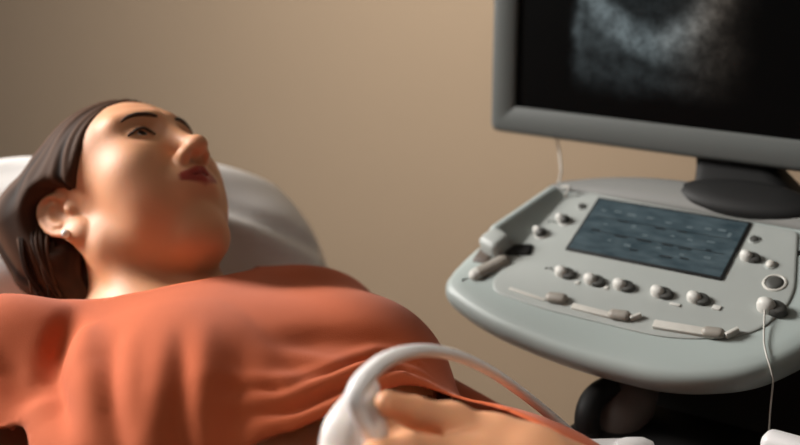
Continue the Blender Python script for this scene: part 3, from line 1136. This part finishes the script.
def rad_from(V, o, a):
    r = V - o
    return np.linalg.norm(r - (r @ a)[:, None] * a, axis=1)


def near_cut(V):
    return np.maximum(.098 - (V - SH_N) @ ax, np.maximum(rad_from(V, SH_N, ax) - .078, (V - S0) @ bL + .150))


def far_cut(V):
    return np.maximum(.27 - (V - SH_F) @ axf, np.maximum(rad_from(V, SH_F, axf) - .072, .12 - (V - S0) @ bL))


def neck_cut(V):
    return np.maximum(-.002 - (V - NECK1) @ nax, rad_from(V, NECK1, nax) - .105)


def trim(V, Q, fn, step):
    """drop what lies beyond fn = 0 and pull the new edge exactly onto it"""
    f = fn(V)
    V, Q = drop(V, Q, f > -step * .45)
    e = np.sort(np.vstack([Q[:, [0, 1]], Q[:, [1, 2]], Q[:, [2, 3]], Q[:, [3, 0]]]), axis=1)
    u, c = np.unique(e, axis=0, return_counts=True)
    bv = np.unique(u[c == 1])
    for _ in range(3):
        P_ = V[bv]; f0 = fn(P_)
        gr = np.stack([(fn(P_ + np.eye(3)[k] * 1e-4) - f0) / 1e-4 for k in range(3)], 1)
        mv_ = -(f0 / (np.sum(gr ** 2, 1) + 1e-6))[:, None] * gr
        ln = np.linalg.norm(mv_, axis=1)
        ok = (np.abs(f0) < step * 1.6)
        mv_ *= np.minimum(1, step / (ln + 1e-9))[:, None]
        V[bv[ok]] += mv_[ok]
    be = u[c == 1]
    for _ in range(10):                          # even out the cut edge
        s_ = np.zeros_like(V); n_ = np.zeros(len(V))
        np.add.at(s_, be[:, 0], V[be[:, 1]]); np.add.at(s_, be[:, 1], V[be[:, 0]])
        np.add.at(n_, be[:, 0], 1); np.add.at(n_, be[:, 1], 1)
        k_ = n_ > 0
        V[k_] += .5 * (s_[k_] / n_[k_][:, None] - V[k_])
    return V, Q


V2, Q2 = V, Q
for fn in (hem, near_cut, far_cut, neck_cut): V2, Q2 = trim(V2, Q2, fn, .0042)
shirt = fast_mesh('shirt', V2, Q2, M['shirt'], person)
sm = shirt.modifiers.new('cloth', 'SOLIDIFY'); sm.thickness = .0022; sm.offset = 1.0
tag(shirt, 'rust orange t-shirt pulled up over the belly')

# ---- trousers
g = Grid(np.minimum(lp_(-.25, -.15, -.2), lp_(.25, .78, -.2)) - .12, np.maximum(lp_(-.25, -.15, .25), lp_(.25, .78, .2)) + .12, .010)
V, Q = nets(smin(leg_field(g.pts, .012), torso_field(g.pts, .010), .03), g)
dd = (V - HIP) @ hD
tQ = dd
V, Q = trim(V, Q, lambda V: (V - HIP) @ hD - .0, .010)
V, Q = trim(V, Q, lambda V: .74 - (V - HIP) @ hD, .010)
tr_ = fast_mesh('trousers', V, Q, M['trousers'], person)
sm = tr_.modifiers.new('cloth', 'SOLIDIFY'); sm.thickness = .003; sm.offset = 1.0

# ---- hair
g = Grid(Hc - np.array([.17, .17, .19]), Hc + np.array([.13, .17, .14]), .0024)
q = [c / np.float32(HS) for c in local(g.pts, Hc, (hF, hLft, hU))]
qa = [q[0], np.abs(q[1]), q[2]]
cap = s_ell(q, (-.016, 0, .028), (.105, .0850, .0880))
cap = smin(cap, s_ell(q, (-.046, 0, -.02), (.072, .080, .085)), .03)
# hairline: keep behind this surface
line = q[0] - np.interp(q[2], [-.07, -.035, -.012, .004, .030, .055, .070, .085, .11], [-.070, -.055, -.032, .004, .036, .052, .062, .078, .090]).astype(np.float32)
line = np.maximum(line, -9)
hfl = smax(cap, line, .010)
# free the ear and the side of the neck
ear_cut = s_ell(qa, (-.026, .104, -.013), (.035, .048, .042))
# loose length falling behind the neck onto the pillow
P1, P2, P3, P4 = hp_(-.070, -.045, .02), at(42, 226, 1.075), at(54, 264, 1.06), at(82, 300, 1.035)
fall = s_cap(g.pts, P1, P2, .050, .040)
fall = smin(fall, s_cap(g.pts, P2, P3, .040, .030), .03)
fall = smin(fall, s_cap(g.pts, P3, P4, .030, .018), .03)
hfl = smin(hfl * np.float32(HS), fall, .03)
hfl = smax(hfl, -ear_cut * np.float32(HS), .008)
V, Q = nets(hfl, g)
V = relax(V, Q, 2)
h = np.stack([(V - Hc) @ a / HS for a in (hF, hLft, hU)], 1)
# strand coordinate: angle of the lock around the axis that runs from the hairline to the nape
A0 = np.array([.075, 0, .075]); A1 = np.array([-.05, -.05, -.12])
axd = unit(A1 - A0); e1 = unit(np.cross(axd, [0, 1, 0])); e2 = np.cross(axd, e1)
rel = h - A0
ang = np.arctan2(rel @ e2, rel @ e1)
wave = np.zeros(len(V)); 
for fr, am in ((17, .35), (31, .35), (47, .3)):
    wave += am * np.sin(ang * fr + 3 * np.sin(rel @ axd * 9 + fr) + fr * 1.7)
Nn = normals(V, Q)
V = V + Nn * (wave * .0016)[:, None]
strand = np.clip(.45 + wave * .45, 0, 1)
hair = fast_mesh('hair', V, Q, M['hair'], person, {'strand': strand})

loose = []
for i in range(70):
    t = rng.random(); j = rng.normal(0, 1, 4)
    dz = 1.015 + .03 * rng.random()
    pth_ = [at(22 + 34 * t + j[0] * 2, 205 + 20 * t, dz + .03), at(20 + 34 * t + j[1] * 2, 240 + 6 * t, dz + .005), at(28 + 34 * t + j[2] * 3, 272 + 10 * t, dz), at(42 + 36 * t + j[3] * 5, 296 + 14 * rng.random(), dz)]
    loose.append(tube(smooth_path(pth_, 16), [.0016, .0024, .0020, .0006], 5))
lv, lf = join_vf(loose)
lo_ = mesh('hair_lock', lv, lf, M['hair'], hair)
la_ = lo_.data.attributes.new('strand', 'FLOAT', 'POINT')
la_.data.foreach_set('value', np.repeat(rng.random(70) * .8, len(lv) // 70).astype(np.float32))

# ---- brows, lashes, eyes, ear stud
def head_path(pts, rad, name, m, seg=8):
    V, F = tube(smooth_path([hp_(*p) for p in pts], 24), [r * HS for r in rad], seg)
    return mesh(name, V, F, m, person)


def face_f(l_, u_):
    """how far forward the face reaches at (l, u)"""
    ff = np.linspace(.13, .02, 441)
    pts = Hc + HS * (ff[:, None] * hF + l_ * hLft + u_ * hU)
    v = head_field([pts[:, k].astype(np.float32) for k in range(3)])
    i = int(np.argmax(v < 0))
    return float(ff[i])


def on_face(path, lift):
    return [(face_f(l_, u_) + lift, l_, u_) for l_, u_ in path]


for s in (-1, 1):
    head_path(on_face([(.013 * s, .0325), (.021 * s, .0365), (.032 * s, .0385), (.042 * s, .0370), (.049 * s, .0330)], .0002), [.0016, .0024, .0024, .0018, .0008], 'eyebrow', M['brow'])
    head_path(on_face([(.0175 * s, .0140), (.0240 * s, .0180), (.0310 * s, .0194), (.0390 * s, .0184), (.0480 * s, .0145)], .0008), [.0008, .0014, .0017, .0018, .0010], 'eyelash', M['brow'])
    bm = bmesh.new()
    bmesh.ops.create_uvsphere(bm, u_segments=20, v_segments=14, radius=.0118 * HS)
    bmesh.ops.translate(bm, verts=bm.verts, vec=Vector(hp_(.0722, .031 * s, .0165)))
    eye = bm_obj('eye', bm, M['eye'], person)
    bm = bmesh.new()
    dirg = unit(hF * .96 + hU * .10 - hLft * .05)
    lathe(bm, [(0, .0122 * HS), (.0035 * HS, .0117 * HS), (.0056 * HS, .0107 * HS), (.0058 * HS, .0100 * HS)], frame_matrix(hp_(.0722, .031 * s, .0165), unit(np.cross(hU, dirg)), unit(np.cross(dirg, np.cross(hU, dirg))), dirg), 20)
    bm_obj('iris', bm, M['iris'], eye)
bm = bmesh.new()
bmesh.ops.create_uvsphere(bm, u_segments=16, v_segments=10, radius=.0042)
bmesh.ops.translate(bm, verts=bm.verts, vec=Vector(hp_(-.0245, -.0850, -.0365)))
stud = bm_obj('earring', bm, M['pearl'], person)
tag(stud, 'small white stud in the ear lobe')

# =================================================================== PILLOW AND COUCH
def pillow_mesh(name, o, ax, ay, az, size, m, sag=None, n=40):
    V, F = [], []
    sx, sy, sz = size
    for side in (1, -1):
        for i in range(n + 1):
            for j in range(n + 1):
                a, b = -1 + 2 * i / n, -1 + 2 * j / n
                k = (max(0, 1 - abs(a) ** 2.6) * max(0, 1 - abs(b) ** 2.6)) ** .5
                px_ = a * sx * math.sqrt(1 - .38 * b * b); py_ = b * sy * math.sqrt(1 - .38 * a * a)
                z = side * sz * k
                z += .005 * math.sin(a * 7 + b * 3) * k + .004 * math.sin(b * 11 - a * 4) * k
                z += side * (.009 * math.exp(-((b + .55 * a - .62) / .07) ** 2) - .010 * math.exp(-((b + .55 * a - .78) / .06) ** 2)) * k
                p = o + ax * px_ + ay * py_ + az * z
                if sag and side > 0: p = sag(p)
                V.append(p)
    N1 = (n + 1) ** 2
    for i in range(n):
        for j in range(n):
            q = (i * (n + 1) + j, (i + 1) * (n + 1) + j, (i + 1) * (n + 1) + j + 1, i * (n + 1) + j + 1)
            F.append(q); F.append(tuple(N1 + k for k in q[::-1]))
    ob = mesh(name, V, F, m)
    bm = bmesh.new(); bm.from_mesh(ob.data)
    bmesh.ops.remove_doubles(bm, verts=bm.verts, dist=1e-5)
    bmesh.ops.recalc_face_normals(bm, faces=bm.faces)
    bm.to_mesh(ob.data); bm.free()
    return ob


PAx = unit(cR * .93 + cF * .33 - UP * .0)
PAy = unit(bD * -1 * .80 + UP * .60); PAy = unit(PAy - PAx * (PAy @ PAx))
PAz = unit(np.cross(PAx, PAy)); 
if PAz[2] < 0: PAz = -PAz
po_ = at(112, 292, 1.17)
pillow = pillow_mesh('pillow', po_, PAx, PAy, PAz, (.240, .165, .062), M['pillow'])
tag(pillow, 'plump white pillow under the head of the woman', 'pillow')

couch = empty('exam_couch', (HIP[0], HIP[1], 0))
tag(couch, 'white-sheeted exam couch the woman lies on', 'exam couch')
# mattress: flat part and tilted back part, widths across bL
FL = HIP[2] - .105


def mp_(l, t, z):
    return np.array([HIP[0], HIP[1], 0]) + hL * l + hD * t + UP * z


bs = -bD[2] / math.hypot(bD[0], bD[1])


def plank(l0, l1, prof_, thick):
    """slab whose top follows (t, z) points along the couch"""
    rings = []
    for t_, z_ in prof_:
        p = [mp_(l0, t_, z_), mp_(l1, t_, z_)]
        rings.append([p[0] - UP * .015, p[0] + (p[1] - p[0]) * .03, p[1] - (p[1] - p[0]) * .03, p[1] - UP * .015, p[1] - UP * thick, p[0] - UP * thick])
    return loft(rings)


V, F = plank(-.33, .21, [(-.88, FL + .88 * bs), (-.5, FL + .5 * bs), (-.2, FL + .2 * bs + .004), (0, FL), (.2, FL), (.6, FL), (1.05, FL)], .085)
mesh('mattress', V, F, M['sheet'], couch, angle=40)
V, F = plank(-.32, .20, [(-.86, FL + .86 * bs - .087), (-.2, FL + .2 * bs - .085), (0, FL - .087), (1.03, FL - .087)], .035)
mesh('couch_frame', V, F, M['couch'], couch, angle=40)
for ll in (-.26, .14):
    for t_ in (-.55, .9):
        p = mp_(ll, t_, FL - .10 + max(0, -t_) * bs)
        V, F = tube([np.array([p[0], p[1], 0.012]), np.array([p[0], p[1], p[2]])], .02, 14)
        mesh('leg', V, F, M['steel'], couch)

# =================================================================== PROBE
probe = empty('ultrasound_probe', at(352, 462, 0.695))
tag(probe, 'white ultrasound probe with a looping white cable held in the hand', 'ultrasound probe')
pa, pb, pc_ = at(366, 388, .714), at(355, 434, .706), at(348, 476, .690)
g = Grid(np.minimum.reduce([pa, pb, pc_]) - .06, np.maximum.reduce([pa, pb, pc_]) + .06, .0016)
axis = unit(pc_ - pa); side = unit(np.cross(axis, -cF)); dep = np.cross(axis, side)
q = local(g.pts, pb, (side, axis, dep))
q2 = [q[0], q[1], q[2] * np.float32(1.25)]
t0, t2 = (pa - pb) @ axis, (pc_ - pb) @ axis
f = s_cap(q2, (0, t0, 0), (0, -.006, 0), .0105, .0150)
f = smin(f, s_ell(q2, (0, .006, 0), (.0215, .027, .0165)), .012)
f = smin(f, s_ell(q2, (0, .034, 0), (.0255, .020, .0175)), .010)
V, Q = nets(f, g)
fast_mesh('probe_body', relax(V, Q, 1), Q, M['probe_shell'], probe)
pth = [at(579, 441, 0.930), at(566, 429, 0.915), at(545, 411, 0.893), at(518, 390, 0.855), at(490, 371, 0.817), at(460, 357, 0.772), at(430, 350.5, 0.735), at(404, 353, 0.708), at(381, 363, 0.690), at(363, 380, 0.678), at(355, 396, 0.672), at(359, 414, 0.674), at(368, 432, 0.677), at(375, 446, 0.682), at(372, 462, 0.688)]
V, F = tube(smooth_path(pth, 140), [.0040, .0040, .0040, .0040, .0040, .0041, .0042, .0046, .0054, .0060, .0058, .0050, .0044, .0044, .0044], 14)
mesh('cable', V, F, M['white_tube'], probe)
bm = bmesh.new()
rbox(bm, (.052, .026, .020), frame_matrix(at(602, 454, .935), unit(cR * .97 + cF * .1), unit(np.cross(UP, cR)), UP), .006, 4)
bm_obj('plug', bm, M['white_tube'], probe)
bm = bmesh.new()
lathe(bm, [(0, .0), (.010, 0), (.0125, .008), (.0125, .022), (.009, .03), (0, .031)], frame_matrix(at(617, 452, .93), cU, cF, cR), 20)
bm_obj('plug_collar', bm, M['white_tube'], probe)
# a second white plug on the shelf, at the end of the thin wire
bm = bmesh.new()
rbox(bm, (.05, .024, .022), frame_matrix(at(793, 450, .90), mu, mh, UP), .008, 4)
pl2 = bm_obj('wire_plug', bm, M['white_tube'], machine)

# =================================================================== LIGHT
w = bpy.data.worlds.new('room_light'); SC.world = w; w.use_nodes = True
w.node_tree.nodes['Background'].inputs[0].default_value = (1.0, .92, .85, 1)
w.node_tree.nodes['Background'].inputs[1].default_value = .06


def area(name, loc, target, sx, sy, power, col, spread=180):
    L_ = bpy.data.lights.new(name, 'AREA'); L_.shape = 'RECTANGLE'; L_.size = sx; L_.size_y = sy
    L_.energy = power; L_.color = col; L_.spread = math.radians(spread)
    o = bpy.data.objects.new(name, L_); COL.objects.link(o)
    dv = Vector(target) - Vector(loc)
    o.location = loc; o.rotation_euler = dv.to_track_quat('-Z', 'Y').to_euler()
    return o


area('window_daylight', (-1.80, 1.50, 1.90), (.10, .80, .95), .6, 1.0, 24, (1.0, .965, .92), 84)
area('wall_fill', (.55, 1.66, 2.64), (.45, 2.05, 1.15), 1.6, .15, 14, (1.0, .90, .75), 52)  # unseen light added to brighten the upper right of the wall
area('overhead_fill', (-.95, .45, 2.6), (-.1, .85, .9), .7, .7, 3, (1.0, .94, .86), 140)  # unseen soft fill from above, added to lift the shaded surfaces
area('hand_fill', (.05, .30, 2.2), (.10, .60, .93), .2, .2, .18, (1.0, .93, .84), 20)  # narrow unseen fill added to brighten the hand and forearm

# =================================================================== CAMERA
cd = bpy.data.cameras.new('camera'); cam_o = bpy.data.objects.new('camera', cd); COL.objects.link(cam_o)
cam_o.location = (0, 0, CAM_Z); cam_o.rotation_euler = (math.radians(90) - PITCH, 0, 0)
cd.lens = 50; cd.sensor_width = 36; cd.sensor_fit = 'HORIZONTAL'; cd.clip_start = .02
cd.dof.use_dof = True; cd.dof.focus_distance = .90; cd.dof.aperture_fstop = 2.8
SC.camera = cam_o
SC.view_settings.view_transform = 'Standard'; SC.view_settings.look = 'None'
SC.view_settings.gamma = 1; SC.view_settings.use_curve_mapping = False
SC.view_settings.exposure = 0.0
